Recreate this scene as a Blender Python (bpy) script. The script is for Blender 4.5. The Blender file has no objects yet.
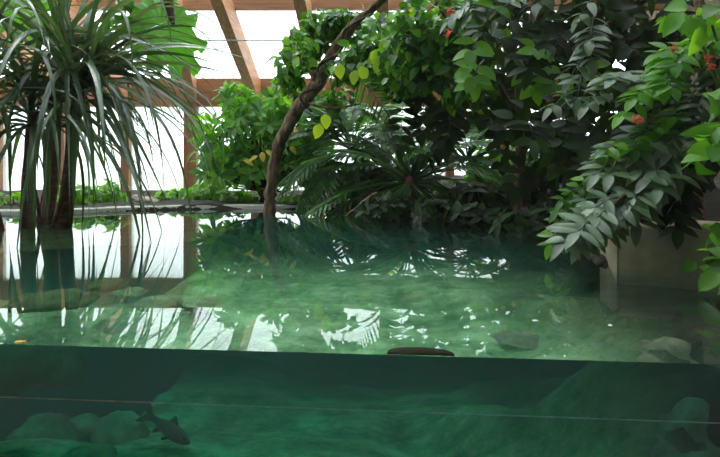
import bpy, bmesh, math, random
from mathutils import Vector as V, Matrix, noise
R = random.Random(7)
C = bpy.context.scene.collection
F, CX, HY, EYE = 560.0, 360.0, 165.0, 0.5

# ------------------------------------------------------------------ placing
def P(px, py, D):
    """a sight line of the photo met at distance D (metres in front of the camera)"""
    return V(((px-CX)/F*D, D, EYE+(HY-py)/F*D))
def onwater(px, py):
    return P(px, py, EYE*F/(py-HY))
def glassY(x): return 1.463-0.083*x
GN = V((0.083, 1, 0)).normalized()
def W(px, py, t):
    """point under water, t metres behind the pane, along the bent sight line"""
    d = V(((px-CX)/F, 1, (HY-py)/F))
    k = 1.463/(d.y+0.083*d.x)
    o = V((0, 0, EYE))+d*k
    d.normalize(); c = d.dot(GN); n = 1/1.333
    q = math.sqrt(1-n*n*(1-c*c))
    r = d*n+GN*(q-n*c)
    return o+r*(t/r.y)

# ------------------------------------------------------------------ objects
def tag(o, label=None, cat=None, group=None, kind=None):
    if label: o['label'] = label
    if cat: o['category'] = cat
    if group: o['group'] = group
    if kind: o['kind'] = kind
    return o
def empty(name, loc, label, cat, group=None):
    o = bpy.data.objects.new(name, None); C.objects.link(o); o.location = loc
    o.empty_display_size = .1
    return tag(o, label, cat, group)
class MB:
    def __init__(s): s.v = []; s.f = []
    def quadstrip(s, rows, closed=False):
        b = len(s.v); n = len(rows[0])
        for r in rows: s.v.extend(r)
        for i in range(len(rows)-1):
            for j in range(n if closed else n-1):
                k = (j+1) % n
                s.f.append((b+i*n+j, b+i*n+k, b+(i+1)*n+k, b+(i+1)*n+j))
        return b
    def box(s, a, b):
        x0, y0, z0 = a; x1, y1, z1 = b; k = len(s.v)
        s.v += [V(p) for p in ((x0,y0,z0),(x1,y0,z0),(x1,y1,z0),(x0,y1,z0),(x0,y0,z1),(x1,y0,z1),(x1,y1,z1),(x0,y1,z1))]
        s.f += [tuple(k+i for i in q) for q in ((0,3,2,1),(4,5,6,7),(0,1,5,4),(1,2,6,5),(2,3,7,6),(3,0,4,7))]
    def prism(s, pts, z0, z1):
        k = len(s.v); n = len(pts)
        s.v += [V((p[0], p[1], z0)) for p in pts]+[V((p[0], p[1], z1)) for p in pts]
        s.f.append(tuple(k+i for i in reversed(range(n)))); s.f.append(tuple(k+n+i for i in range(n)))
        for i in range(n): j = (i+1) % n; s.f.append((k+i, k+j, k+n+j, k+n+i))
    def beam(s, a, b, w, h, up=V((0,0,1))):
        a = V(a); b = V(b); d = (b-a).normalized(); x = d.cross(up).normalized(); u = x.cross(d)
        rows = [[p+x*sx*w/2+u*su*h/2 for sx, su in ((-1,-1),(1,-1),(1,1),(-1,1))] for p in (a, b)]
        k = s.quadstrip(rows, True); s.f += [(k, k+1, k+2, k+3), (k+7, k+6, k+5, k+4)]
    def tube(s, pts, rad, n=8, rough=0.0):
        pts = [V(p) for p in pts]; rows = []; x = None
        for i, p in enumerate(pts):
            d = (pts[min(i+1, len(pts)-1)]-pts[max(i-1, 0)])
            if d.length < 1e-9: d = V((0, 0, 1))
            d.normalize()
            if x is None: x = d.orthogonal().normalized()
            x = (x-d*x.dot(d)).normalized(); y = d.cross(x)
            r = rad[i] if isinstance(rad, (list, tuple)) else rad
            row = []
            for j in range(n):
                a = 2*math.pi*j/n; rr = r
                if rough:
                    q = p+x*math.cos(a)*r+y*math.sin(a)*r
                    rr = r*(1+rough*noise.noise(V((q.x*9/max(.3,r*8), q.y*9/max(.3,r*8), q.z*5))))
                row.append(p+x*math.cos(a)*rr+y*math.sin(a)*rr)
            rows.append(row)
        k = s.quadstrip(rows, True); m = len(rows)
        s.f.append(tuple(k+j for j in reversed(range(n)))); s.f.append(tuple(k+(m-1)*n+j for j in range(n)))
    def leaf(s, base, d, up, L, w, droop=.2, fold=.18, n=5, prof='ovate'):
        d = d.normalized(); x = d.cross(up)
        if x.length < 1e-4: x = d.orthogonal()
        x.normalize(); u = x.cross(d); rows = []
        for i in range(n+1):
            t = i/n
            if prof == 'ovate': q = max(.02, math.sin(math.pi*min(1, t**.8*.985+.012))**.75)
            elif prof == 'obov': q = max(.04, math.sin(math.pi*min(.985, t**1.35*.97+.02))**.7)
            else: q = max(.03, (1-t)**.6*(min(1, t*3+.35)))
            c = base+d*(L*(t-.12*droop*t*t))-u*(droop*L*t*t)
            ww = w*.5*q
            rows.append([c-x*ww+u*ww*fold*2, c, c+x*ww+u*ww*fold*2])
        s.quadstrip(rows)
    def build(s, name, mat, parent=None, smooth=True, loc=None):
        me = bpy.data.meshes.new(name)
        off = V(parent.location) if parent is not None and parent.parent is None else V((0,0,0))
        if parent is not None and parent.parent is not None:
            q = parent
            while q.parent: q = q.parent
            off = V(q.location)
        if loc is not None: off = V(loc)
        me.from_pydata([tuple(v-off) for v in s.v], [], s.f); me.update()
        if smooth:
            me.polygons.foreach_set('use_smooth', [True]*len(me.polygons))
        if mat: me.materials.append(mat)
        o = bpy.data.objects.new(name, me); C.objects.link(o)
        if parent is not None: o.parent = parent
        if loc is not None: o.location = loc
        return o
def rv(a=1.0):
    return V((R.uniform(-a, a), R.uniform(-a, a), R.uniform(-a, a)))
def curve(pts, n=8):
    """smooth polyline through the points"""
    pts = [V(p) for p in pts]; out = []
    for i in range(len(pts)-1):
        a = pts[max(i-1, 0)]; b = pts[i]; c = pts[i+1]; d = pts[min(i+2, len(pts)-1)]
        for k in range(n):
            t = k/n
            out.append(.5*((2*b)+(c-a)*t+(2*a-5*b+4*c-d)*t*t+(3*b-a-3*c+d)*t**3))
    out.append(pts[-1]); return out
def lerpr(rs, n):
    m = len(rs)-1; out = []
    for i in range(n):
        t = i/(n-1)*m; k = min(int(t), m-1); out.append(rs[k]+(rs[k+1]-rs[k])*(t-k))
    return out

# ------------------------------------------------------------------ materials
def nt(name):
    m = bpy.data.materials.new(name); m.use_nodes = True; n = m.node_tree; n.nodes.clear()
    out = n.nodes.new('ShaderNodeOutputMaterial'); return m, n, out
def N(n, t, **kw):
    q = n.nodes.new(t)
    for k, v in kw.items():
        if k.startswith('_'): setattr(q, k[1:], v)
        else: q.inputs[k.replace('__', ' ')].default_value = v
    return q
def ramp(n, cols):
    r = n.nodes.new('ShaderNodeValToRGB'); e = r.color_ramp.elements
    while len(e) < len(cols): e.new(.5)
    for q, (p, c) in zip(e, cols): q.position = p; q.color = (*c, 1)
    return r
def leafmat(name, cols, rough=.35, trans=.3, tcol=None, spec=.5):
    m, n, out = nt(name)
    g = n.nodes.new('ShaderNodeNewGeometry')
    r = ramp(n, [(i/(max(1, len(cols)-1)), c) for i, c in enumerate(cols)])
    n.links.new(g.outputs['Random Per Island'], r.inputs[0])
    p = N(n, 'ShaderNodeBsdfPrincipled', Roughness=rough); p.inputs['Specular IOR Level'].default_value = spec
    n.links.new(r.outputs[0], p.inputs['Base Color'])
    t = n.nodes.new('ShaderNodeBsdfTranslucent')
    if tcol is None:
        mx = n.nodes.new('ShaderNodeMix'); mx.data_type = 'RGBA'; mx.blend_type = 'MULTIPLY'; mx.inputs[0].default_value = 1
        n.links.new(r.outputs[0], mx.inputs[6]); mx.inputs[7].default_value = (2.6, 2.4, .8, 1)
        n.links.new(mx.outputs[2], t.inputs[0])
    else: t.inputs[0].default_value = (*tcol, 1)
    s = N(n, 'ShaderNodeMixShader', Fac=trans)
    n.links.new(p.outputs[0], s.inputs[1]); n.links.new(t.outputs[0], s.inputs[2]); n.links.new(s.outputs[0], out.inputs[0])
    return m
def noisemat(name, cols, scale=4, rough=.8, stretch=(1,1,1), detail=6, bump=.3, bscale=None, dist=.02, wave=False):
    m, n, out = nt(name)
    tc = n.nodes.new('ShaderNodeTexCoord'); mp = n.nodes.new('ShaderNodeMapping'); mp.inputs['Scale'].default_value = stretch
    n.links.new(tc.outputs['Object'], mp.inputs[0])
    nz = N(n, 'ShaderNodeTexNoise', Scale=scale, Detail=detail, Roughness=.6); n.links.new(mp.outputs[0], nz.inputs[0])
    k = len(cols)
    r = ramp(n, [(.3+.4*i/(k-1), c) for i, c in enumerate(cols)]); n.links.new(nz.outputs[0], r.inputs[0])
    p = N(n, 'ShaderNodeBsdfPrincipled', Roughness=rough); n.links.new(r.outputs[0], p.inputs['Base Color'])
    if bump:
        nb = N(n, 'ShaderNodeTexNoise', Scale=bscale or scale*3, Detail=8); n.links.new(mp.outputs[0], nb.inputs[0])
        b = N(n, 'ShaderNodeBump', Strength=bump, Distance=dist); n.links.new(nb.outputs[0], b.inputs['Height']); n.links.new(b.outputs[0], p.inputs['Normal'])
    n.links.new(p.outputs[0], out.inputs[0]); return m
def timber(name, axis, k=1.0):
    st = [9, 9, 9]; st[axis] = .5
    return noisemat(name, [tuple(k*q for q in c) for c in ((.19,.075,.03), (.28,.125,.055), (.34,.17,.08))], scale=3, rough=.55, stretch=st, bump=.08, dist=.004)
M = {}
M['wood_x'] = timber('timber_along', 0); M['wood_z'] = timber('timber_upright', 2); M['wood_y'] = timber('timber_rafter', 1, 1.9)  # rafter copy is brighter: its lit sides are put into the colour
M['strap'] = leafmat('strap_leaf', [(.03,.07,.03), (.06,.115,.06), (.10,.16,.095), (.05,.13,.03)], rough=.27, trans=.22, spec=1.0)
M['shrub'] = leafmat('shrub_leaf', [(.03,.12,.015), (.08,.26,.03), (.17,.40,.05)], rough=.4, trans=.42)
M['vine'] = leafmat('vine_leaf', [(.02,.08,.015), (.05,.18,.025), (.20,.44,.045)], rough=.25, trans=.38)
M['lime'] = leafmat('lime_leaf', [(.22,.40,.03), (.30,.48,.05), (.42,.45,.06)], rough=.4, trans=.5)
M['yellow'] = leafmat('yellowing_leaf', [(.55,.42,.05), (.65,.50,.10)], rough=.5, trans=.4)
M['cut'] = leafmat('cut_leaf', [(.015,.06,.012), (.035,.13,.02), (.08,.25,.03)], rough=.33, trans=.34)
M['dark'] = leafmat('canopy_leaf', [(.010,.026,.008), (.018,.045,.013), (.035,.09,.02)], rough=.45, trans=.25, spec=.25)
M['grey'] = leafmat('creeper_leaf', [(.06,.12,.055), (.10,.17,.09), (.15,.23,.13)], rough=.36, trans=.2, spec=.9)
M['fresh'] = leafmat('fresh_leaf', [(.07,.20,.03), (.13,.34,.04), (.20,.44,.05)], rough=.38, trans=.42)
M['broad'] = leafmat('broad_leaf', [(.05,.19,.025), (.06,.21,.03)], rough=.4, trans=.5)
M['bank'] = leafmat('bank_leaf', [(.08,.22,.03), (.14,.34,.05), (.20,.42,.07)], rough=.45, trans=.35)
M['bark'] = noisemat('bark', [(.05,.03,.018), (.20,.12,.07), (.38,.26,.16)], scale=7, rough=.85, stretch=(3,3,.8), bump=.8, dist=.03)
M['redbark'] = noisemat('red_bark', [(.07,.025,.015), (.17,.06,.035), (.25,.12,.07)], scale=8, rough=.8, bump=.6, stretch=(1,1,4))
M['stem'] = noisemat('green_stem', [(.05,.10,.02), (.10,.17,.04)], rough=.5, bump=0)
M['twig'] = noisemat('twig', [(.05,.035,.02), (.11,.08,.05)], rough=.8, bump=.2)
M['kerb'] = noisemat('kerb_stone', [(.28,.29,.25), (.42,.42,.37), (.52,.51,.46)], scale=8, rough=.8)
M['stone'] = noisemat('ledge_stone', [(.28,.22,.14), (.46,.38,.26), (.60,.52,.38)], scale=3.5, rough=.85, bump=.5)
M['rock'] = noisemat('pond_rock', [(.16,.24,.12), (.34,.46,.24), (.58,.70,.40)], scale=6, rough=.9, bump=.6, dist=.03)
M['brownrock'] = noisemat('brown_rock', [(.14,.13,.07), (.30,.27,.17), (.55,.50,.36)], scale=7, rough=.9, bump=.6, dist=.03)
M['darkrock'] = noisemat('dark_rock', [(.05,.10,.04), (.10,.18,.075), (.16,.26,.11)], scale=5, rough=1, bump=.5, dist=.03)  # darker green version of the pond rock
M['bankrock'] = noisemat('bank_rock', [(.20,.15,.11), (.36,.29,.23), (.5,.43,.36)], scale=9, rough=.85, bump=.5)
M['planks'] = noisemat('dark_planks', [(.05,.03,.02), (.10,.06,.04)], scale=3, stretch=(9,9,.5), rough=.8, bump=.2)
M['plaster'] = noisemat('hall_plaster', [(.10,.10,.10), (.13,.13,.125)], scale=2, rough=.9, bump=0)
M['concrete'] = noisemat('hall_floor', [(.16,.155,.15), (.22,.215,.21)], scale=3, rough=.7, bump=.05)
M['red'] = leafmat('red_petal', [(.55,.07,.06), (.70,.16,.13)], rough=.5, trans=.3)
M['orange'] = noisemat('orange_fruit', [(.85,.42,.03), (.9,.55,.06)], rough=.4, bump=0)
M['heart'] = noisemat('crown_heart', [(.12,.03,.02), (.25,.09,.06)], rough=.7)
M['dead'] = noisemat('dead_leaf', [(.012,.014,.006), (.03,.03,.012)], scale=9, rough=1, bump=.1)
for _n in M['dead'].node_tree.nodes:
    if _n.type == 'BSDF_PRINCIPLED': _n.inputs['Specular IOR Level'].default_value = .1
M['cable'] = noisemat('steel_cable', [(.30,.32,.34), (.4,.42,.44)], rough=.4, bump=0)
M['fish'] = noisemat('fish_skin', [(.09,.11,.10), (.14,.16,.14), (.2,.2,.18)], scale=14, rough=.4, bump=.1, dist=.004)
M['eye'] = noisemat('fish_eye', [(.01,.01,.01), (.02,.02,.02)], rough=.15, bump=0)
M['lawn'] = noisemat('lawn', [(.16,.26,.10), (.28,.36,.20)], scale=1.5, rough=.9, bump=0)

def groundmat():
    m, n, out = nt('pond_bed_and_bank')
    g = n.nodes.new('ShaderNodeNewGeometry'); sp = n.nodes.new('ShaderNodeSeparateXYZ'); n.links.new(g.outputs['Position'], sp.inputs[0])
    a = N(n, 'ShaderNodeTexNoise', Scale=5, Detail=9, Roughness=.7)
    r1 = ramp(n, [(.36, (.12,.22,.08)), (.5, (.38,.50,.22)), (.62, (.70,.80,.44))])
    b = N(n, 'ShaderNodeTexNoise', Scale=7, Detail=8)
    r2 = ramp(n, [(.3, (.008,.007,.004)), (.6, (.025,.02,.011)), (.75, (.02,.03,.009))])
    for q, r in ((a, r1), (b, r2)):
        n.links.new(g.outputs['Position'], q.inputs[0]); n.links.new(q.outputs[0], r.inputs[0])
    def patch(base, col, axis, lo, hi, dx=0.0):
        # shade painted into the bed colour past a ragged edge
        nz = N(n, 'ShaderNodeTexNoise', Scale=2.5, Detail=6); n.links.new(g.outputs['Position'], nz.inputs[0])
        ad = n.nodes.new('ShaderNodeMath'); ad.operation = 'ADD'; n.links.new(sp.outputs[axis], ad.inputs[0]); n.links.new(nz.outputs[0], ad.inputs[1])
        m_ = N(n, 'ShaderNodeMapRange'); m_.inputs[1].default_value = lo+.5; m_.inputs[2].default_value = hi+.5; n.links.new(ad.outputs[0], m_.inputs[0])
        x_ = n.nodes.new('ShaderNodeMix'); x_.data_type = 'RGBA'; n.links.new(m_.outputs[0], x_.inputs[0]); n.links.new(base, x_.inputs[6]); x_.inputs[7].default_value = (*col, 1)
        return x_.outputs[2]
    bed = patch(patch(r1.outputs[0], (.035,.04,.018), 0, .55, 1.05), (.02,.045,.018), 1, 2.95, 3.9)  # brown right bank and far bed, both darkened with painted shade
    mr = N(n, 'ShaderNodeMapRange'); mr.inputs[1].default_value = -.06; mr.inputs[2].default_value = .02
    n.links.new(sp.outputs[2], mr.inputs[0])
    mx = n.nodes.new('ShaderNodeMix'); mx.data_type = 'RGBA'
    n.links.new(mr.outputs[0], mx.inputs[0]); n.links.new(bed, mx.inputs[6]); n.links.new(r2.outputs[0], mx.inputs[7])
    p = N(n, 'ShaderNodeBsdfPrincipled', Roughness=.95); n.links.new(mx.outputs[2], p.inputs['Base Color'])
    c = N(n, 'ShaderNodeTexNoise', Scale=16, Detail=8); n.links.new(g.outputs['Position'], c.inputs[0])
    bp = N(n, 'ShaderNodeBump', Strength=.6, Distance=.03); n.links.new(c.outputs[0], bp.inputs['Height']); n.links.new(bp.outputs[0], p.inputs['Normal'])
    n.links.new(p.outputs[0], out.inputs[0]); return m
M['ground'] = groundmat()

def watermat(name, ripples):
    m, n, out = nt(name)
    g = N(n, 'ShaderNodeBsdfGlass', Roughness=0.0, IOR=1.333)
    if ripples:
        geo = n.nodes.new('ShaderNodeNewGeometry')
        z = N(n, 'ShaderNodeTexNoise', Scale=2.2, Detail=2, Roughness=.4); n.links.new(geo.outputs['Position'], z.inputs[0])
        b = N(n, 'ShaderNodeBump', Strength=.12, Distance=.006); n.links.new(z.outputs[0], b.inputs['Height']); n.links.new(b.outputs[0], g.inputs['Normal'])
    n.links.new(g.outputs[0], out.inputs['Surface'])
    a = N(n, 'ShaderNodeVolumeAbsorption', Color=(.08, .94, .87, 1), Density=.50)
    s = N(n, 'ShaderNodeVolumeScatter', Color=(.26, .92, .79, 1), Density=.20, Anisotropy=.1)
    ad = n.nodes.new('ShaderNodeAddShader'); n.links.new(a.outputs[0], ad.inputs[0]); n.links.new(s.outputs[0], ad.inputs[1])
    n.links.new(ad.outputs[0], out.inputs['Volume'])
    return m
def panemat(name, tint, frost, gloss=.06):
    m, n, out = nt(name)
    t = N(n, 'ShaderNodeBsdfTransparent', Color=(*tint, 1)); tl = N(n, 'ShaderNodeBsdfTranslucent', Color=(.95,.97,1,1))
    mx = N(n, 'ShaderNodeMixShader', Fac=frost); n.links.new(t.outputs[0], mx.inputs[1]); n.links.new(tl.outputs[0], mx.inputs[2])
    if frost > 0.01:
        geo = n.nodes.new('ShaderNodeNewGeometry'); mp = n.nodes.new('ShaderNodeMapping'); mp.inputs['Scale'].default_value = (3, 3, .25)
        z = N(n, 'ShaderNodeTexNoise', Scale=2, Detail=4); n.links.new(geo.outputs['Position'], mp.inputs[0]); n.links.new(mp.outputs[0], z.inputs[0])
        r = ramp(n, [(.35, (frost*.5,)*3), (.65, (min(1, frost*1.5),)*3)]); n.links.new(z.outputs[0], r.inputs[0]); n.links.new(r.outputs[0], mx.inputs[0])
    gl = N(n, 'ShaderNodeBsdfGlossy', Roughness=.02); fr = N(n, 'ShaderNodeFresnel', IOR=1.45)
    ge = n.nodes.new('ShaderNodeNewGeometry'); mr = N(n, 'ShaderNodeMapRange'); mr.inputs[3].default_value = 1.45; mr.inputs[4].default_value = 1/1.45   # the same thin sheet seen from either face
    n.links.new(ge.outputs['Backfacing'], mr.inputs[0]); n.links.new(mr.outputs[0], fr.inputs[0])
    m2 = n.nodes.new('ShaderNodeMixShader'); n.links.new(fr.outputs[0], m2.inputs[0]); n.links.new(mx.outputs[0], m2.inputs[1]); n.links.new(gl.outputs[0], m2.inputs[2])
    n.links.new((m2 if gloss else mx).outputs[0], out.inputs[0]); return m
M['frost'] = panemat('glazing', (.96,.98,1), .35, 0)
M['pane'] = panemat('viewing_glass', (.97,1,.985), 0)
M['seam'] = noisemat('glass_seam', [(.22,.42,.36), (.55,.75,.68)], scale=40, rough=.5, bump=0)

# ------------------------------------------------------------------ world and camera
w = bpy.data.worlds.new('World'); bpy.context.scene.world = w; w.use_nodes = True
bg = w.node_tree.nodes['Background']; bg.inputs[0].default_value = (.93, .975, 1, 1); bg.inputs[1].default_value = 3.4
sc = bpy.context.scene
cam = bpy.data.cameras.new('camera'); co = bpy.data.objects.new('camera', cam); C.objects.link(co); sc.camera = co
co.location = (0, 0, EYE); co.rotation_euler = (math.pi/2, 0, 0)
cam.sensor_width = 36; cam.lens = 36*F/720; cam.shift_y = -(228.5-HY)/720; cam.clip_start = .02; cam.clip_end = 300
sc.view_settings.view_transform = 'Standard'; sc.view_settings.look = 'None'; sc.view_settings.exposure = 0; sc.view_settings.gamma = 1
cy = sc.cycles
cy.use_denoising = True; cy.max_bounces = 10; cy.transmission_bounces = 8; cy.transparent_max_bounces = 16; cy.diffuse_bounces = 4; cy.glossy_bounces = 4; cy.volume_bounces = 1
cy.sample_clamp_indirect = 40; cy.blur_glossy = .5

sun = bpy.data.lights.new('sun', 'SUN'); sun.energy = 3.0; sun.angle = math.radians(28); sun.color = (1, .96, .88)
so = bpy.data.objects.new('sun', sun); C.objects.link(so); so.rotation_euler = V((.35, -.35, -.87)).to_track_quat('-Z', 'Y').to_euler()

# ------------------------------------------------------------------ pond outline, ground, water
kerb_px = [(-300,218), (-120,216), (0,215), (60,214), (120,211.2), (200,209.3), (270,209), (338,209.5)]
kerb = [onwater(*q) for q in kerb_px]
right = [onwater(*q) for q in ((352,216), (400,221), (470,226), (540,236), (585,250), (600,264))]
pond = [V((-9, kerb[0].y, 0))]+kerb+right+[V((1.36,2.82,0)), V((2.3,2.7,0)), V((2.6,1.2,0)), V((-9,1.2,0))]
def pdist(x, y):
    ins = False; best = 1e9; n = len(pond)
    for i in range(n):
        a = pond[i]; b = pond[(i+1) % n]
        if (a.y > y) != (b.y > y) and x < (b.x-a.x)*(y-a.y)/(b.y-a.y)+a.x: ins = not ins
        dx, dy = b.x-a.x, b.y-a.y; L = dx*dx+dy*dy
        t = max(0, min(1, ((x-a.x)*dx+(y-a.y)*dy)/L))
        best = min(best, math.hypot(x-a.x-t*dx, y-a.y-t*dy))
    return best if ins else -best
def sm(a, b, t):
    t = max(0, min(1, (t-a)/(b-a))); return t*t*(3-2*t)
def groundz(x, y):
    d = pdist(x, y)
    nz = noise.fractal(V((x*1.3, y*1.3, 3)), 1, 2, 4)
    bed = -.60+.08*nz-.34*sm(2.4, 5.4, y)*(1-.8*sm(-1.1,-.85,x)*sm(-.2,-.55,x)*sm(4.4,3.9,y))
    bed += .30*sm(.45, 1.5, x+.25*nz+.1*(2.6-y))*sm(4.6, 2.6, y)         # stony bank under water beside the ledge
    bed += .18*sm(.35, .0, abs(x-.9+(y-2.2)*.6))*sm(3.3, 2.4, y)
    bed -= .85*sm(2.55, 3.2, y)*sm(-.95, -1.2, x)                           # hollow below the shelf
    bank = .03+.05*max(0, nz+.2)+.25*sm(.1, 1.5, -d)*sm(.5, 1.2, x)
    return bed+(bank-bed)*sm(.22, -.02, d)
mb = MB(); nx, ny = 230, 190
rows = []
for j in range(ny+1):
    row = []
    for i in range(nx+1):
        x = -8+12.9*i/nx
        y0 = glassY(x)+.02
        y = y0+(10.3-y0)*(j/ny)**1.25
        row.append(V((x, y, groundz(x, y))))
    rows.append(row)
mb.quadstrip(rows)
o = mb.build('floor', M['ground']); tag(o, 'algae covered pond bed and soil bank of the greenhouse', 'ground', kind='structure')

wt = MB(); x0, x1 = -7.9, 3.2
wt.prism([(x0, glassY(x0)+.018), (x1, glassY(x1)+.018), (x1, 6.55), (x0, 6.55)], -2.6, 0)
o = wt.build('water', watermat('water_body', False), smooth=False); o.data.materials.append(watermat('water_surface', True))
o.data.polygons[1].material_index = 1
tag(o, 'still green pond water behind the viewing glass', 'water', kind='structure')

# ------------------------------------------------------------------ building shell
def struct(name, mb, mat, label, cat, smooth=False):
    return tag(mb.build(name, mat, smooth=smooth), label, cat, kind='structure')
BY = 10.0
def zb(py): return EYE+(HY-py)/F*BY
b = MB(); b.box((-8.2, BY+.02, zb(106)), (4.9, BY+.20, zb(78))); struct('beam', b, M['wood_x'], 'long horizontal timber eaves beam across the glazed wall', 'beam')
b = MB(); b.box((-8.2, BY+.02, -.4), (4.9, BY+.22, zb(196.5))); struct('trim_1', b, M['wood_x'], 'low timber rail under the glazed wall', 'rail')
bays = []; pxs = []
px = 190-65*8
while px < 640: pxs.append(px); px += 65
for i, px in enumerate(pxs):
    X = (px-CX)/F*BY; wd = .22 if px in (190,) else .15
    lab = {60: 'timber post behind the screw pine', 125: 'narrow timber post just right of the screw pine', 190: 'thick timber post left of the bushy shrub', 255: 'timber post hidden behind the bushy shrub', 320: 'timber post right of the leaning trunk', 385: 'timber post above the cut-leaf philodendron'}.get(px, 'timber post of the glazed wall outside the clear view')
    b = MB(); b.box((X-wd/2, BY-.02, -.1), (X+wd/2, BY+.2, zb(90))); struct('timber_post', b, M['wood_z'], lab, 'post')
for i in range(len(pxs)-1):
    xa = (pxs[i]-CX)/F*BY; xb = (pxs[i+1]-CX)/F*BY
    b = MB(); b.box((xa+.03, BY+.10, zb(197)), (xb-.03, BY+.115, zb(104)))
    struct('window_%d' % (i+1), b, M['frost'], 'white frosted glazing bay of the back wall', 'window')
# rafters rise from the beam towards the viewer
S = .55; yaw = -.07
def roofz(y): return zb(84)+S*(BY-y)
k = 0
for px in pxs:
    X = (px-CX)/F*BY+.02
    yw = yaw if px != 190 else .17
    a = V((X, BY+.05, zb(92)-.03)); L = BY-.1 if px != 190 else 3.2
    e = V((X+yw*L, BY-L, zb(92)+S*L*(1 if px != 190 else 1.0)))
    lab = {190: 'timber rafter rising behind the broad lobed leaf', 255: 'pale timber rafter rising over the bushy shrub', 320: 'timber rafter rising beside the top of the leaning trunk'}.get(px, 'timber rafter of the glazed roof away from the clear view')
    b = MB(); b.beam(a, e, .17, .36); struct('rafter', b, M['wood_y'], lab, 'rafter')
for D, h in ((8.45, .16), (6.6, .16), (4.6, .16)):
    z = roofz(D)+.12
    b = MB(); b.box((-8.2, D-.05, z-h/2), (4.9, D+.05, z+h/2)); struct('purlin', b, M['wood_x'], 'horizontal roof purlin behind the rafters' if D > 8 else 'roof purlin above the frame', 'purlin')
for i in range(len(pxs)-1):
    xa = (pxs[i]-CX)/F*BY; xb = (pxs[i+1]-CX)/F*BY
    b = MB(); z0 = roofz(BY)+.26; z1 = roofz(.2)+.26
    b.quadstrip([[V((xa, BY+.25, z0)), V((xb, BY+.25, z0))], [V((xa, .2, z1)), V((xb, .2, z1))]])
    b.quadstrip([[V((xb, BY+.25, z0+.012)), V((xa, BY+.25, z0+.012))], [V((xb, .2, z1+.012)), V((xa, .2, z1+.012))]])
    struct('window_%d' % (30+i), b, M['frost'], 'white glazing bay of the sloping roof', 'window')
zr = roofz(.2)+.3
b = MB(); b.box((-8.2, -5, zr), (4.9, .2, zr+.2)); struct('ceiling', b, M['plaster'], 'plain ceiling over the visitors side', 'ceiling')
b = MB(); b.box((4.9, -5, -1.2), (5.1, BY+.3, zr+.2)); struct('wall_right', b, M['planks'], 'dark plank wall behind the right plants', 'wall')
b = MB(); b.box((-8.4, -5.2, -1.2), (5.1, -5, zr+.2)); struct('wall_front', b, M['plaster'], 'plain wall behind the visitors', 'wall')
b = MB(); b.box((-8.4, -5, -1.2), (-8.2, 3, zr+.2)); b.box((-8.4, 3, -1.2), (-8.2, BY+.3, .1)); struct('wall_left', b, M['plaster'], 'plain wall left of the pond', 'wall')
b = MB(); b.box((-8.31, 3, .1), (-8.3, BY, 3.2)); struct('window_60', b, M['frost'], 'white frosted glazing of the left wall', 'window')
b = MB(); b.box((-8.2, -5, -1.3), (4.9, 1.45, -1.2)); struct('floor_visitors', b, M['concrete'], 'floor of the visitors side', 'floor')
b = MB(); b.box((-40, BY+.35, -.35), (40, 60, -.3)); struct('lawn', b, M['lawn'], 'lawn outside the greenhouse', 'lawn')
# viewing pane, its seam, sill and the low wall that carries it
def along(y_off, z0, z1, th, xa=-7.9, xb=4.8):
    b = MB(); b.prism([(xa, glassY(xa)+y_off), (xb, glassY(xb)+y_off), (xb, glassY(xb)+y_off+th), (xa, glassY(xa)+y_off+th)], z0, z1); return b
pane = struct('window_70', along(0, -.32, 1.7, .016), M['pane'], 'clear viewing glass in front of the pond water', 'viewing glass')
o = along(-.0015, -.1415, -.1385, .001).build('seam', M['seam'], pane, smooth=False); o['label'] = 'thin pale scratched seam line'
struct('trim_2', along(-.05, -.36, -.3035, .049), M['wood_x'], 'timber sill below the viewing glass', 'sill')
struct('wall_below_glass', along(-.04, -1.2, -.36, .055), M['plaster'], 'low wall below the viewing glass', 'wall')

# kerb
kp = curve(kerb, 6); rows = []
for i, p in enumerate(kp):
    d = (kp[min(i+1, len(kp)-1)]-kp[max(i-1, 0)]).normalized(); nrm = V((-d.y, d.x, 0))
    rows.append([p+V((0,0,-.5)), p+V((0,0,.03)), p+nrm*.015+V((0,0,.042)), p+nrm*.13+V((0,0,.045)), p+nrm*.14+V((0,0,-.5))])
b = MB(); b.quadstrip(rows); struct('kerb', b, M['kerb'], 'pale stone kerb along the far edge of the pond', 'kerb', True)
# cable
b = MB(); b.tube([P(150, 40.5, 7), P(420, 40.5, 7)], .008, 6); o = b.build('cable', M['cable'], loc=P(285, 40, 7)); tag(o, 'thin steel cable stretched below the roof rafters', 'cable')

# ------------------------------------------------------------------ rocks
def rockmb(c, size, seed, sub=4, amp=.25, rot=0.0, flat=0):
    bm = bmesh.new(); bmesh.ops.create_icosphere(bm, subdivisions=sub, radius=1)
    b = MB(); Rz = Matrix.Rotation(rot, 3, 'Z')
    for v in bm.verts:
        p = v.co.copy(); q = p*1.1+V((seed*7.1, seed*3.3, seed))
        k = 1+amp*(noise.noise(q)+.5*noise.noise(q*2.3)+.25*noise.noise(q*5))
        k += amp*.4*(noise.cell(q*1.6)-.3)*.3
        p = p*k
        b.v.append(V(c)+Rz@V((p.x*size[0], p.y*size[1], p.z*size[2])))
    b.f = [tuple(v.index for v in f.verts) for f in bm.faces]; bm.free(); return b
def rock(c, size, seed, mat, label, amp=.25, rot=0, name='stone', group=None, cat='stone'):
    o = rockmb(c, size, seed, 4, amp, rot).build(name, mat, loc=V(c)); return tag(o, label, cat, group)
def bedrock(px, py, t, size, seed, label, **kw):
    c = W(px, py, t); rock(c, size, seed, M['brownrock' if px > 500 else 'darkrock' if kw.get('name') == 'boulder' else 'rock'], label, **kw)
bedrock(42, 440, 1.1, (.12,.11,.09), 1, 'rounded mossy stone, leftmost of the stones on the pond bed', rot=.3)
bedrock(82, 426, 1.3, (.085,.08,.04), 2, 'small flat dark stone between the two big stones on the pond bed')
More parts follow.
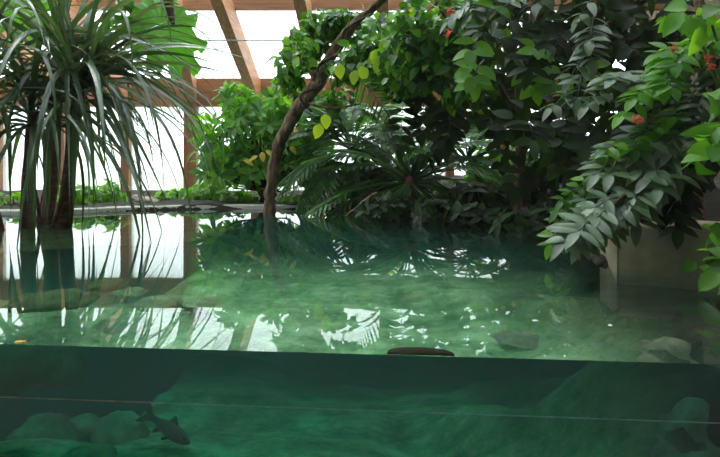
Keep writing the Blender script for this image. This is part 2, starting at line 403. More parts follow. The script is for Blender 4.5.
bedrock(120, 436, 1.1, (.11,.10,.09), 3, 'pointed green stone on the pond bed just left of the fish', rot=.8)
bedrock(86, 464, .8, (.11,.10,.06), 4, 'pale green stone cut off by the bottom edge below the dark gap')
bedrock(8, 366, .75, (.17,.16,.10), 5, 'large rounded boulder just under the surface at the left end of the glass', name='boulder')
bedrock(62, 368, 1.15, (.09,.11,.075), 6, 'dim rounded boulder in the shadow next to the large one', name='boulder')
bedrock(715, 470, .42, (.22,.22,.20), 7, 'big brownish boulder at the right end of the glass', name='boulder', amp=.35)
bedrock(575, 480, .7, (.22,.10,.05), 8, 'long low sandy rock beside the big brownish boulder', rot=-.3, amp=.3)
# shelf of rock below the screw pine, roofing the dark hollow
rock(V((-3.0, 4.35, -.32)), (2.0,1.0,.20), 9, M['darkrock'], 'broad rock shelf under water beneath the screw pine', name='rock_shelf', amp=.2, cat='rock')
rock(P(147, 201, 7.2), (.14,.12,.06), 11, M['bankrock'], 'brown stone lying on the far bank beside the ground cover', name='stone')
rock(P(138, 198, 7.5), (.07,.08,.05), 12, M['bankrock'], 'small pale stone behind the brown one on the far bank', name='stone')
# right hand stone ledge
b = MB(); pts = [(1.22,2.66), (1.4,2.56), (1.75,2.44), (2.6,2.3), (4.8,2.3), (4.8,2.75), (1.5,3.1), (1.2,3.0)]
cz = .22
rows = []
outl = curve([V((p[0], p[1], 0)) for p in pts[:5]], 10)
for p in outl:
    nn = noise.noise(V((p.x*4, p.y*4, 0)))
    rows.append([p+V((0,.02,-.7)), p+V((0,.0,-.1+.03*nn)), p+V((0, .01*nn, .10)), p+V((0,.0,cz-.015+.015*nn)), p+V((.01,.02,cz+.015*nn)), p+V((.05,.30,cz+.02*nn)), p+V((.05,.34,-.7))])
b.quadstrip(rows); k = len(rows[0]); b.f.append(tuple(range(k))); b.f.append(tuple(reversed(range(len(b.v)-k, len(b.v)))))
o = b.build('stone_ledge', M['stone']); tag(o, 'worn brown stone ledge at the right edge of the pond', 'ledge', kind='structure')

# ------------------------------------------------------------------ fish
def fish():
    root = empty('fish', W(169, 430, .95), 'grey fish swimming nose down near the pond bed by the stones', 'fish')
    # body axis along +x (head), z up
    prof = [(-.125,.030,.004), (-.115,.026,.005), (-.10,.016,.008), (-.075,.017,.012), (-.04,.030,.019), (0,.038,.024), (.04,.038,.026), (.075,.031,.024), (.10,.021,.018), (.115,.011,.011), (.121,.003,.003)]
    b = MB(); rows = []
    for x, h, ww in prof:
        rows.append([V((x, ww*math.cos(a), h*math.sin(a)-.003*(x > 0))) for a in [2*math.pi*j/16 for j in range(16)]])
    # forked tail in front of the first ring
    k = b.quadstrip(rows, True); b.f.append(tuple(range(k, k+16))); b.f.append(tuple(reversed(range(len(b.v)-16, len(b.v)))))
    def fin(pts, th=.003):
        n = len(pts); q = len(b.v)
        for s_ in (-1, 1): b.v.extend([V((p[0], p[1]+s_*th, p[2])) for p in pts])
        b.f.append(tuple(q+i for i in range(n))); b.f.append(tuple(q+n+i for i in reversed(range(n))))
        for i in range(n): j = (i+1) % n; b.f.append((q+i, q+n+i, q+n+j, q+j))
    fin([(-.105,0,.012), (-.135,0,.045), (-.172,0,.062), (-.150,0,.02), (-.138,0,0)])
    fin([(-.105,0,-.012), (-.138,0,0), (-.150,0,-.02), (-.172,0,-.058), (-.132,0,-.042)])
    fin([(.03,0,.034), (.0,0,.068), (-.012,0,.066), (-.02,0,.034)])
    fin([(-.03,0,-.028), (-.06,0,-.055), (-.072,0,-.05), (-.06,0,-.02)])
    fin([(.03,.018,-.025), (.0,.03,-.05), (-.012,.03,-.045), (.005,.02,-.02)])
    fin([(.03,-.018,-.025), (.0,-.03,-.05), (-.012,-.03,-.045), (.005,-.02,-.02)])
    rot = Matrix.Rotation(math.radians(30), 3, 'Y') @ Matrix.Rotation(math.radians(-8), 3, 'Z') @ Matrix.Scale(.8, 3)
    b.v = [V(root.location)+rot@v for v in b.v]
    b.build('body', M['fish'], root)
    for s_ in (-1, 1):
        e = rockmb(V(root.location)+rot@V((.088, s_*.019, .006)), (.005,.004,.005), 1, 2, 0); e.build('eye', M['eye'], root)
fish()
# leaf lying on the water against the glass, and a tiny one at the left
def floater(pts, mat, label, name):
    b = MB(); n = len(pts); c = sum(pts, V())/n
    b.v = [p+V((0,0,.003)) for p in pts]+[p-V((0,0,.002)) for p in pts]+[c+V((0,0,.006)), c-V((0,0,.002))]
    for i in range(n):
        j = (i+1) % n; b.f += [(i, j, 2*n), (n+j, n+i, 2*n+1), (i, n+i, n+j, j)]
    o = b.build(name, mat, loc=c); tag(o, label, 'leaf')
pts = []
for i in range(24):
    a = math.pi*i/23; x = .16+.088*math.cos(a); pts.append(V((x, glassY(x)+.024+.055*math.sin(a)**.8, 0)))
floater(pts, M['dead'], 'dark curved dead leaf floating against the glass', 'floating_leaf')
c = onwater(10, 346); c = V((c.x+.01, glassY(c.x)+.035, 0))
floater([c+V((.016*math.cos(a), .01*math.sin(a), 0)) for a in [i*math.pi/5 for i in range(10)]], M['orange'], 'tiny orange leaf floating by the glass near the large boulder', 'floating_leaf')

# ------------------------------------------------------------------ plants
def strap(b, base, d, L, w, grav, n=16, twist=0.0, kink=None):
    d = d.normalized(); p = V(base); ds = L/n; rows = []
    side = d.cross(V((0,0,1)))
    if side.length < .05: side = rv().cross(d)
    side.normalize(); side = Matrix.Rotation(R.uniform(-.7,.7), 3, d) @ side
    for i in range(n+1):
        t = i/n
        s_ = (side-d*side.dot(d)).normalized(); u = s_.cross(d)
        ww = w*.5*min(1, .55+t*3)*max(.03, (1-max(0, (t-.35)/.65)**1.6))
        rows.append([p-s_*ww+u*ww*.5, p.copy(), p+s_*ww+u*ww*.5])
        p = p+d*ds
        g = grav*ds*(1.0+1.4*t)
        if kink and t > kink: g *= 3.5
        d = (d+V((0,0,-1))*g).normalized()
        if d.z < -.97: d = (d+V((side.y, -side.x, 0))*-.0+rv(.03)).normalized()
    b.quadstrip(rows)

# screw pine
root = empty('screw_pine', onwater(48, 226), 'tall screw pine with long arching strap leaves at the left', 'plant')
root.location.z = -.25
base = V(root.location)
heads = [P(80, 84, 4.5), P(34, 112, 4.4), P(60, 48, 4.7), P(-20, 88, 4.3)]
feet = [onwater(62, 227), onwater(30, 226), onwater(44, 222), onwater(5, 230)]
for hd, ft in zip(heads, feet):
    b = MB(); ft = V((ft.x, ft.y, -.3)); m1 = ft.lerp(hd, .4)+V((R.uniform(-.05,.05), 0, 0))
    c = curve([ft, m1, hd], 8); b.tube(c, lerpr([.06,.055,.05,.04], len(c)), 10, .3); b.build('trunk', M['redbark'], root)
for i in range(5):
    b = MB(); f0 = feet[i % 3]; q = V((f0.x+R.uniform(-.18,.2), f0.y+R.uniform(-.15,.2), -.35)); top = f0.lerp(heads[i % 3], .42)
    c = curve([top, top.lerp(q, .5)+V((.04,0,.05)), q], 5); b.tube(c, .016, 7); b.build('prop_root', M['redbark'], root)
for hi, hd in enumerate(heads):
    b = MB(); nL = (66, 52, 50, 40)[hi]
    for i in range(nL):
        az = i*2.39996+R.uniform(-.3,.3); el = math.radians(R.choice((70, 55, 40, 25, 10, -5))+R.uniform(-10,10))
        d = V((math.cos(az)*math.cos(el), math.sin(az)*math.cos(el)*.85, math.sin(el)))
        L = R.uniform(1.2, 1.9)
        strap(b, hd+rv(.03)+V((0,0,R.uniform(-.15,.15))), d, L, R.uniform(.032,.05), R.uniform(.45, 1.35), kink=R.choice((None, None, None, .5)))
    # old leaves hanging straight down to the water
    for i in range(7):
        az = R.uniform(0, 6.28); d = V((math.cos(az), math.sin(az)*.8, R.uniform(-.1,.5)))
        strap(b, hd+V((0,0,-.12)), d, min(1.15, hd.z+.28), R.uniform(.04,.055), 4.5)
    b.build('leaf_crown', M['strap'], root)
# long leaves that sweep right over the water
b = MB()
for (x1_, y1_, lift, D1) in ((205,75,.25,4.0), (235,140,.45,4.0), (180,195,.40,4.1), (168,205,.30,4.3), (150,215,.35,4.3), (232,70,.25,3.9), (172,120,.2,4.2), (215,130,.3,4.1), (128,222,.3,4.4), (140,130,.2,4.2), (250,60,.3,3.8), (243,78,.2,4.0), (150,150,.35,4.4), (120,190,.4,4.2), (190,140,.42,3.9), (222,52,.28,3.8), (205,100,.34,4.1), (160,60,.5,3.8), (185,170,.5,3.9), (145,185,.45,3.8), (245,165,.3,3.8), (130,160,.5,3.6), (100,205,.5,3.8), (70,215,.5,3.6)):
    a = heads[R.choice((0,0,2))]+rv(.05); e = P(x1_, y1_, D1); n = 18; rows = []; roll = R.choice((-1,1))*R.uniform(.35,.9)
    mid = a.lerp(e, .45)+V((0,0,lift*1.25)); w_ = R.uniform(.045,.06)
    for i in range(n+1):
        t = i/n; p = a*(1-t)**2+mid*2*t*(1-t)+e*t*t; dd = ((mid-a)*(1-t)+(e-mid)*t).normalized()
        s_ = Matrix.Rotation(roll, 3, dd) @ dd.cross(V((0,0,1))).normalized(); u = s_.cross(dd); ww = w_*.5*max(.03, 1-max(0, (t-.3)/.7)**1.5)
        rows.append([p-s_*ww+u*ww*.5, p, p+s_*ww+u*ww*.5])
    b.quadstrip(rows)
b.build('sweeping_leaf_spray', M['strap'], root)

# broad lobed leaf behind the screw pine
root = empty('philodendron', P(166, -40, 5.6), 'climber with one broad lobed bright green leaf hanging below the rafters', 'plant')
b = MB(); c = curve([P(160, -60, 5.6), P(165, -20, 5.6), P(169, 6, 5.6), P(173, 24, 5.58)], 6); b.tube(c, lerpr([.06,.055,.05,.02], len(c)), 8); b.build('stem', M['twig'], root)
def lobed(b, c, ax, up, rad, lobes, seed, sag=.2, wide=1.0):
    ax = ax.normalized(); x = ax.cross(up).normalized(); u = x.cross(ax)
    nr, na = 7, 96; rows = []
    for i in range(nr+1):
        q = i/nr; row = []
        for j in range(na):
            a = 2*math.pi*j/na
            r = rad*(.62+.36*abs(math.cos(a*lobes/2))**.6+.06*noise.noise(V((math.cos(a)*4+seed, math.sin(a)*4, 0))))
            r *= 1-.72*math.exp(-((a-math.pi)/.16)**2)
            r *= (1.0+.15*math.cos(a))
            k = q*r; edge = .06*rad*math.sin(a*lobes*2+seed)*q*q*2
            row.append(c+ax*(k*math.cos(a))+x*(k*math.sin(a)*wide)+u*(-sag*rad*q*q*(.6+.4*math.cos(2*a))+edge+.04*rad*abs(math.sin(a*lobes/2))*q))
        rows.append(row)
    b.quadstrip(rows, True)
b = MB(); lobed(b, P(160, 26, 5.5), V((.55,.25,-.42)), V((.25,-.75,.62)), .49, 11, 2, .38, 1.05); b.build('broad_leaf', M['broad'], root)
b = MB(); lobed(b, P(116, 8, 5.2), V((-.4,.2,-.3)), V((-.2,-.6,.75)), .40, 9, 5, .25); o = b.build('broad_leaf', M['cut'], root); o['label'] = 'dark upper leaf behind the strap leaves'
b = MB(); lobed(b, P(18, 10, 5.6), V((.3,.2,-.5)), V((.1,-.7,.7)), .34, 9, 8, .25); o = b.build('broad_leaf', M['broad'], root); o['label'] = 'bright leaf seen between the strap leaves at the left'

# leafy masses: oblong leaves in whorls on twigs inside an outline of ellipsoids
def whorls(b, c, rad, n, L, w, k=7, prof='obov', up=.35, shell=.45, stems=None, hub=None):
    for i in range(n):
        while True:
            q = rv()
            if shell < q.length < 1: break
        p = V((c.x+q.x*rad[0], c.y+q.y*rad[1], c.z+q.z*rad[2]))
        ax = (q.normalized()+V((0,0,up))).normalized(); s1 = ax.orthogonal().normalized(); s2 = ax.cross(s1); off = R.uniform(0, 6)
        for j in range(k):
            a = off+j*2.39996; lift = R.uniform(.05,.9)
            d = s1*math.cos(a)+s2*math.sin(a)+ax*lift
            b.leaf(p, d, ax, L*R.uniform(.7,1.15), w*R.uniform(.8,1.15), R.uniform(.1,.4), .12, 4, prof)
        if stems is not None and hub is not None and i % 3 == 0:
            m = p.lerp(hub, .5)-V((0,0,.08)); stems.tube([p, m, hub], [.006,.01,.014], 5)
def scatter(b, c, rad, n, L, w, droop=(.1,.5), prof='ovate', upv=V((0,-.5,.8)), jit=.7, hang=.3):
    for i in range(n):
        while True:
            q = rv()
            if q.length < 1: break
        p = V((c.x+q.x*rad[0], c.y+q.y*rad[1], c.z+q.z*rad[2]))
        d = V((R.uniform(-1,1), R.uniform(-1,.6), R.uniform(-.7,.4)-hang)); u = (upv+rv(jit)).normalized()
        b.leaf(p, d, u, L*R.uniform(.6,1.2), w*R.uniform(.7,1.2), R.uniform(*droop), .15, 4, prof)

# bushy shrub
root = empty('shrub', P(262, 204, 7.1), 'bushy green shrub with whorled leaves behind the leaning trunk', 'shrub')
b = MB(); st = MB(); hub = P(262, 190, 7.1)
for (px, py, rx, rz, n) in ((226,150,.36,.30,26), (262,125,.46,.36,44), (302,138,.42,.40,38), (255,168,.5,.26,34), (308,170,.34,.2,18), (212,126,.2,.2,11), (240,102,.26,.16,14), (322,115,.28,.28,18), (222,172,.28,.18,14), (286,100,.22,.2,10)):
    whorls(b, P(px, py, 7.1), (rx, .45, rz), n, .215, .064, 8, shell=.2, stems=st, hub=hub)
b.build('foliage', M['shrub'], root)
for k in range(4): st.tube([hub+V((.05*k-.1,0,-.4)), hub+V((.02*k,.02*k,-.1)), P(235+22*k, 140, 7.1)], [.03,.025,.012], 7)
st.build('stem', M['twig'], root)
for px, py in ((244,160), (262,152), (266,150), (292,128), (290,146), (258,156)):
    b = MB(); b.leaf(P(px, py, 6.6), V((R.uniform(-1,1), -.2, -.3)), V((0,-.6,.8)), .13, .07, .3, .1)
    o = b.build('yellow_leaf', M['yellow'], root); o['label'] = 'yellowed leaf'

# leaning tree with a creeper round its upper trunk
root = empty('leaning_tree', onwater(270, 212), 'tree with a twisted brown trunk leaning right out of the pond edge', 'tree')
tp = [(270,224,6.0), (270,205,6.0), (271,185,6.0), (275,160,6.0), (285,132,5.95), (303,102,5.9), (320,80,5.85), (331,56,5.8), (346,34,5.7), (366,14,5.6), (386,-4,5.5), (420,-35,5.4)]
tr = [.075,.062,.058,.058,.064,.072,.068,.058,.052,.045,.04,.036]
c = curve([P(*q) for q in tp], 6); b = MB(); b.tube(c, lerpr(tr, len(c)), 20, .5); b.build('trunk', M['bark'], root)
for pts, r in (([(320,80,5.85), (300,60,5.8), (290,30,5.8)], .02), ([(331,56,5.8), (370,48,5.6), (420,40,5.4), (470,50,5.2)], .028), ([(303,102,5.9), (330,108,5.7), (360,104,5.6)], .018), ([(346,34,5.7), (400,15,5.5), (450,-10,5.3)], .026), ([(310,90,5.9), (318,68,5.75), (340,50,5.65), (350,20,5.6)], .014)):
    c = curve([P(*q) for q in pts], 6); b = MB(); b.tube(c, lerpr([r, r*.5], len(c)), 8, .2); b.build('branch', M['bark'], root)
cr = empty('creeper', P(322, 60, 5.6), 'leafy climbing creeper wrapped round the top of the leaning trunk', 'creeper')
b = MB()
for (px, py, rx, ry, rz, n, D) in ((294,64,.22,.2,.24,100,6.1), (312,40,.26,.2,.2,110,6.0), (345,28,.34,.2,.2,130,5.95), (300,50,.16,.15,.2,30,5.5), (342,70,.2,.2,.14,60,5.7), (390,40,.36,.4,.28,170,5.4), (425,55,.36,.3,.34,200,4.7), (375,72,.32,.3,.14,90,5.4), (440,20,.4,.3,.25,170,4.6), (340,96,.2,.2,.1,36,6.1), (288,84,.16,.16,.12,30,6.2), (462,70,.3,.25,.3,130,4.5), (405,70,.34,.3,.28,150,5.0), (475,30,.3,.25,.3,110,4.4), (330,20,.3,.2,.14,90,5.9), (362,60,.26,.2,.16,80,5.4)):
    scatter(b, P(px, py, D), (rx, ry, rz), int(n*1.7), .125, .08)
b.build('foliage', M['vine'], cr)
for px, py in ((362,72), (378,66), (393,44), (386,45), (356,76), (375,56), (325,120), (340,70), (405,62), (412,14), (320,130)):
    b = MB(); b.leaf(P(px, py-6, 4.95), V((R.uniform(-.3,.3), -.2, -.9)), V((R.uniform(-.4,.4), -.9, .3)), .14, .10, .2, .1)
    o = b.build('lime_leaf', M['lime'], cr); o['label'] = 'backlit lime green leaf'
b = MB(); c = curve([P(312,112,5.8), P(300,96,5.75), P(322,84,5.7), P(318,66,5.7), P(340,52,5.65), P(345,30,5.6), P(372,14,5.5)], 6); b.tube(c, .012, 6); b.build('vine_stem', M['twig'], cr)

# cut-leaf philodendrons
def cutleaf(b, base, d, up, L, wd, droop, n=11):
    d = d.normalized(); x = d.cross(up)
    if x.length < .05: x = d.orthogonal()
    x.normalize(); rows = []; axis = []
    for i in range(n+2):
        t = i/(n+1); u = x.cross(d)
        p = base+d*(L*t)-V((0,0,1))*(droop*L*t*t)
        tn = (d-V((0,0,1))*(2*droop*t)).normalized(); axis.append((p, tn, x.cross(tn), t))
        ww = wd*.09*(1-t*.8); uu = x.cross(tn); rows.append([p-x*ww+uu*.01, p, p+x*ww+uu*.01])
    b.quadstrip(rows)
    for (p, tn, uu, t) in axis[:-1]:
        ln = wd*.5*(math.sin(math.pi*(.16+.78*t))**.7)
        for s_ in (-1, 1):
            b.leaf(p, x*s_*(1-.45*t)+tn*(.35+.6*t), uu, ln, wd*.135, .18, .1, 3, 'strap')
    p, tn, uu, t = axis[-1]; b.leaf(p-tn*.02, tn, uu, wd*.22, wd*.12, .1, .1, 3, 'strap')
def philo(c, nl, Ls, wd, label, lo, hi, heart=True, plen=(.35,.7)):
    root = empty('philodendron', V((c.x, c.y, .05)), label, 'plant', None)
    b = MB(); st = MB()
    for i in range(nl):
        az = i*2.39996+R.uniform(-.2,.2); el = math.radians(R.uniform(lo, hi))
        d = V((math.cos(az)*math.cos(el), math.sin(az)*math.cos(el)*.8-.12, math.sin(el))).normalized()
        pl = R.uniform(*plen); e = c+d*pl-V((0,0,.12*pl))
        if d.y < -.45 and el > -.35: continue
        b.tube([c, c.lerp(e, .5)+V((0,0,.03)), e], [.012,.010,.008], 5)
        d2 = (d+V((0,0,-.35))).normalized(); L = R.uniform(*Ls)
        cutleaf(b, e, d2, V((0,-.25,1)), L, wd*R.uniform(.8,1.15), R.uniform(.15,.5))
    b.build('foliage', M['cut'], root)
    if heart:
        h = MB()
        h.tube([c+V((0,0,-.45)), c+V((0,0,-.1)), c+V((0,0,.06))], [.07,.075,.03], 10, .4); h.build('stump', M['heart'], root)
    return root
philo(P(410, 182, 5.7), 105, (.45,.64), .42, 'large cut-leaf philodendron with a red brown heart at the pond edge', -48, 72)
philo(P(352, 150, 6.3), 84, (.42,.6), .40, 'bright cut-leaf philodendron right behind the leaning trunk', -42, 72, heart=False, plen=(.2,.45))
philo(P(468, 160, 6.2), 40, (.4,.55), .38, 'cut-leaf philodendron behind the narrow dark canopy trunk', -20, 70, heart=False, plen=(.25,.5))
# one stalk and a stick of driftwood in front
b = MB(); c = curve([P(346, 217, 5.3), P(358, 207, 5.25), P(372, 196, 5.2), P(378, 193, 5.25)], 4); b.tube(c, lerpr([.014,.02,.012], len(c)), 7, .3); o = b.build('driftwood', M['bark'], loc=P(360, 207, 5.25)); tag(o, 'bare brown stick leaning out of the water under the large philodendron', 'driftwood')

# pinnate canopy leaves
def pinnate(b, st, base, d, L, pairs, ll, lw, sag, face=V((0,-.8,.5))):
    d = d.normalized(); n = pairs; pts = []
    p = V(base)
    for i in range(n+1):
        pts.append(p.copy()); p = p+d*(L/n); d = (d+V((0,0,-1))*sag/n).normalized()
    st.tube(pts, lerpr([.006,.003], len(pts)), 4)
    for i in range(1, n+1):
        tn = (pts[i]-pts[i-1]).normalized(); f = (face+rv(.25)).normalized(); x = tn.cross(f).normalized()
        k = ll*(.75+.35*math.sin(math.pi*i/(n+.6)))
        for s_ in (-1, 1):
            b.leaf(pts[i], x*s_+tn*.35+rv(.12), f, k*R.uniform(.9,1.1), lw*R.uniform(.9,1.1), R.uniform(.1,.35), .1, 5, 'ovate')
    tn = (pts[-1]-pts[-2]).normalized(); b.leaf(pts[-1], tn, face, ll, lw, .2, .1, 5)
tree = empty('canopy_tree', P(519, 215, 4.6), 'dark canopy tree with drooping pinnate leaves and a slim trunk by the water', 'tree')
tree.location.z = .05
b = MB(); c = curve([P(519, 226, 4.6), P(518, 190, 4.6), P(521, 150, 4.6), P(518, 100, 4.6), P(530, 40, 4.5), P(545, -40, 4.4)], 6); b.tube(c, lerpr([.045,.04,.038,.036,.04], len(c)), 12, .3); b.build('trunk', M['bark'], tree)
for pts in ([(520,120,4.6), (495,80,4.5), (465,40,4.4), (440,10,4.3)], [(522,100,4.6), (560,60,4.3), (600,30,4.0), (650,-10,3.8)], [(525,70,4.55), (500,20,4.4), (470,-20,4.2)], [(528,60,4.5), (580,0,4.2), (620,-40,4.0)], [(520,140,4.6), (560,130,4.4), (590,110,4.2)]):
    c = curve([P(*q) for q in pts], 6); b = MB(); b.tube(c, lerpr([.024,.012], len(c)), 8, .2); b.build('branch', M['bark'], tree)
b = MB(); st = b
spots = []
for px, py, n in ((455,35,9), (490,20,10), (530,25,10), (575,20,10), (620,25,9), (480,80,9), (525,75,10), (570,75,10), (610,80,9), (500,120,8), (545,120,9), (585,125,9), (455,110,2), (470,140,3), (555,165,6), (590,165,6), (640,50,6), (650,95,6), (625,130,7), (440,75,3), (660,20,6)):
    for k in range(n): spots.append((px+R.uniform(-30,30), py+R.uniform(-26,26), R.uniform(3.5,5.0) if px > 500 else R.uniform(4.7, 5.3)))
for k in range(170): spots.append((R.uniform(470, 800), R.uniform(-190, -15), R.uniform(3.3, 5.0)))  # unseen leaves above the frame, added to shade the foliage below
for px, py, D in spots:
    d = V((R.uniform(-1,1), R.uniform(-.9,.3), R.uniform(-.5,.2)))
    pinnate(b, st, P(px, py-14, D), d, R.uniform(.28,.42), R.choice((3,4,5)), R.uniform(.12,.17), R.uniform(.06,.085), R.uniform(.8,2.0))
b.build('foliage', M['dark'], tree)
for px, py, D, L in ((404,92,5.0,.5), (436,98,4.9,.45), (425,88,5.0,.4), (450,92,4.8,.4)):
    b = MB(); st = MB(); pinnate(b, st, P(px, py, D), V((R.uniform(-.2,.2), -.2, -.6)), L, 6, .15, .07, .8)
    o = b.build('drooping_spray', M['dark'], tree); st.build('stalk', M['stem'], o)
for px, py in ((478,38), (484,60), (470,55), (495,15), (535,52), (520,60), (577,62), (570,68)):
    b = MB(); st = MB(); pinnate(b, st, P(px, py, 3.45), V((R.uniform(-.6,.6), -.4, R.uniform(-.8,.1))), .2, 2, .13, .075, .8)  # sunlight on these sprays is painted by a brighter leaf colour
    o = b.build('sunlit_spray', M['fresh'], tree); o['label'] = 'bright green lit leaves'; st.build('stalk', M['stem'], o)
def flowers(root, spots):
    for px, py, D in spots:
        b = MB(); c = P(px, py, D)
        for k in range(16):
            d = rv(); d.y -= .4; b.leaf(c+rv(.014)*D/3, d, V((0,-.7,.7)), .024*D/3, .014*D/3, .3, .1, 3)
        b.build('flower', M['red'], root)
flowers(tree, ((448,33,3.9), (451,12,3.9), (504,130,4.3), (520,75,3.9)))
for px, py, D, lab in ((501,215,4.45, 'small orange fruit low beside the dark canopy trunk at the water'), (503,147,4.5, 'small orange fruit hanging higher up beside the dark canopy trunk')):
    o = rockmb(P(px, py, D), (.022,.022,.02), 3, 2, .05).build('fruit', M['orange'], tree); o['label'] = lab
# palm frond hanging in the middle
root = empty('palm_frond', P(372, 88, 5.6), 'small feathery palm frond hanging above the large philodendron', 'frond')
b = MB(); st = MB(); pts = curve([P(360, 80, 4.9), P(373, 94, 4.85), P(390, 117, 4.8)], 6); st.tube(pts, .006, 5)
for i, p in enumerate(pts):
    tn = (pts[min(i+1, len(pts)-1)]-pts[max(i-1,0)]).normalized(); x = tn.cross(V((0,-1,.2))).normalized()
    for s_ in (-1, 1): b.leaf(p, x*s_+tn*.7, V((0,-1,.3)), .2, .022, .3, .1, 4, 'strap')
b.build('foliage', M['vine'], root); st.build('leaf_stalk', M['stem'], root)
# dark shrubs on the bank under the canopy
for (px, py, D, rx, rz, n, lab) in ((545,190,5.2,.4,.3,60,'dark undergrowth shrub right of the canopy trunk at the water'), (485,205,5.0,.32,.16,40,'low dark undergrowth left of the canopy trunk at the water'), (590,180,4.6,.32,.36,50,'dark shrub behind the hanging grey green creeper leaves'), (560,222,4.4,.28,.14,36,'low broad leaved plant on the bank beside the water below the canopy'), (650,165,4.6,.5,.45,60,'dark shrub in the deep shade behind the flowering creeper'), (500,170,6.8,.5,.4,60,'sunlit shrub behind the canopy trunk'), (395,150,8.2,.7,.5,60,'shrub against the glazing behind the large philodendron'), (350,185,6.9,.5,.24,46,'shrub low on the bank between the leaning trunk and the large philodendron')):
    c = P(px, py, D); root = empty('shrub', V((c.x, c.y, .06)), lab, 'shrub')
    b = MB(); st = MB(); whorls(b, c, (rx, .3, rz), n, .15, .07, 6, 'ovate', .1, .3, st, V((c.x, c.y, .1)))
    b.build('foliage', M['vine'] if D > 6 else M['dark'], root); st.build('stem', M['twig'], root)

# flowering creeper at the right, its grey green branches hanging over the water
root = empty('flowering_creeper', P(700, 170, 2.75), 'creeper with hanging grey green leaves and red flowers over the ledge', 'creeper')
def branch(pts, nl, L, ll, lw, mat, sag=.8, face=V((-.15,-.42,.9)), dirs=None, pairs=(2,3,4), name='hanging_branch'):
    c = curve([P(*q) for q in pts], 8); s0 = MB(); s0.tube(c, lerpr([.012,.005], len(c)), 6)
    o = s0.build(name, M['twig'], root)
    b = MB(); st = b
    for i in range(nl):
        k = min(len(c)-2, int((i+.5)/nl*(len(c)-1))); tn = (c[k+1]-c[k]).normalized()
        d = (tn*.7+V((R.uniform(-1.1,.4), R.uniform(-.7,.3), R.uniform(-.5,.4)))).normalized()
        pinnate(b, st, c[k], d, L*R.uniform(.7,1.2), R.choice(pairs), ll, lw, sag, face)
    b.build('foliage', mat, o)
branch([(720,60,2.6), (690,110,2.6), (660,160,2.55), (628,195,2.5), (592,224,2.45)], 19, .17, .12, .046, M['grey'])
branch([(712,90,2.5), (690,140,2.5), (665,172,2.5), (640,195,2.45)], 14, .16, .115, .045, M['grey'])
branch([(690,80,2.7), (655,118,2.7), (625,150,2.65), (606,178,2.6)], 12, .16, .115, .045, M['grey'])
branch([(625,195,2.42), (605,212,2.4), (585,228,2.38)], 6, .14, .115, .044, M['grey'])
branch([(725,130,2.6), (705,170,2.55), (690,185,2.55), (675,205,2.5)], 10, .15, .095, .05, M['dark'])
branch([(720,40,2.7), (680,62,2.7), (645,75,2.7), (615,82,2.7)], 13, .16, .10, .05, M['grey'])
branch([(730,20,2.6), (695,45,2.6), (670,62,2.55), (645,100,2.5)], 12, .14, .095, .05, M['fresh'])
branch([(700,100,2.6), (660,125,2.6), (610,150,2.6)], 10, .14, .09, .045, M['vine'])
branch([(600,-10,3.0), (592,25,3.0), (585,60,2.95), (580,90,2.95)], 7, .16, .11, .05, M['grey'], name='hanging_branch')
branch([(560,-20,3.4), (520,0,3.4), (470,5,3.4)], 9, .18, .12, .055, M['grey'])
branch([(620,140,2.7), (600,165,2.75), (575,200,2.8), (560,225,2.8)], 9, .14, .085, .04, M['vine'])
flowers(root, ((636,119,2.42), (682,8,2.5), (674,48,2.5), (712,66,2.3), (640,121,2.42), (708,58,2.35)))
b = MB(); c = curve([V((1.75,2.9,.2)), V((1.72,2.85,.6)), P(715, 120, 2.7), P(705, 40, 2.7), P(690, -40, 2.8)], 6); b.tube(c, lerpr([.03,.02], len(c)), 9, .3); b.build('main_stem', M['bark'], root)

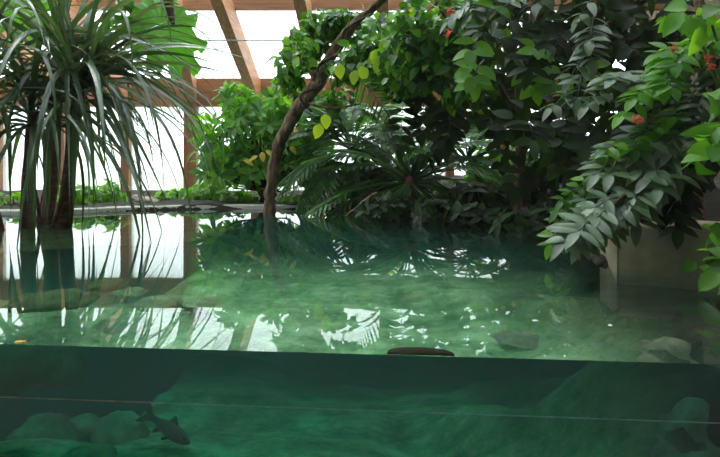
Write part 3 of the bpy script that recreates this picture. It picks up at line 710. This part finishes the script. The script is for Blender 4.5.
# bright leaved shrubs at the right edge
def fresh(c, base, clumps, label, L, w):
    root = empty('shrub', base, label, 'shrub'); b = MB(); st = MB()
    for (px, py, D, rx, rz, n) in clumps:
        q = P(px, py, D); scatter(b, q, (rx, .2, rz), n, L, w, jit=.5, hang=.1); st.tube([V(base), V(base).lerp(q, .6)+V((.05,0,.05)), q], [.012,.01,.005], 6)
    b.build('foliage', M['fresh'], root); st.build('stem', M['stem'], root)
fresh(None, V((1.72, 2.55, .21)), ((712,25,2.2,.10,.09,20), (722,140,2.15,.10,.12,26), (690,15,2.4,.10,.06,12), (720,100,2.2,.07,.06,8)), 'shrub of bright fresh green leaves at the right edge above the ledge', .13, .085)
fresh(None, V((1.50, 2.42, .08)), ((722,262,2.15,.08,.07,14), (724,232,2.15,.06,.04,6)), 'small bright leaved plant in front of the ledge at the right edge', .11, .06)

# low plants of the far bank
def bankplant(px, py, D, rx, rz, n, lab, name='bank_plant', L=.09, w=.06, mat='bank'):
    c = P(px, py, D); root = empty(name, V((c.x, c.y, .05)), lab, 'plant')
    b = MB(); st = MB(); whorls(b, c, (rx, .22, rz), n, L, w, 6, 'ovate', .5, .1, st, V((c.x, c.y, .06))); b.build('foliage', M[mat], root); st.build('stem', M['stem'], root)
bankplant(78, 196, 6.6, .26, .16, 30, 'bright leafy plant on the far bank behind the screw pine roots')
bankplant(108, 194, 6.9, .26, .17, 34, 'bright leafy plant on the far bank left of the brown stone')
bankplant(180, 196, 7.4, .30, .08, 40, 'low green ground cover on the bank left of the thick post', L=.08)
bankplant(206, 192, 7.6, .34, .11, 46, 'taller green ground cover on the bank below the bushy shrub', L=.08)
bankplant(240, 198, 7.2, .3, .07, 34, 'low green ground cover left of the leaning trunk foot', L=.08)
bankplant(300, 201, 7.0, .34, .05, 34, 'thin green ground cover right of the leaning trunk foot', L=.07)
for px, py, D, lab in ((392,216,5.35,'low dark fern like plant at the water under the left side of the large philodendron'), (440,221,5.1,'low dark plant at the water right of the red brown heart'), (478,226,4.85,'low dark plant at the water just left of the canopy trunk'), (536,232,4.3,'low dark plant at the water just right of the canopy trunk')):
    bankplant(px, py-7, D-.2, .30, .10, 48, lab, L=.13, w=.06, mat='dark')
bankplant(15, 200, 6.4, .3, .10, 24, 'pale green plant on the bank at the far left', L=.08)
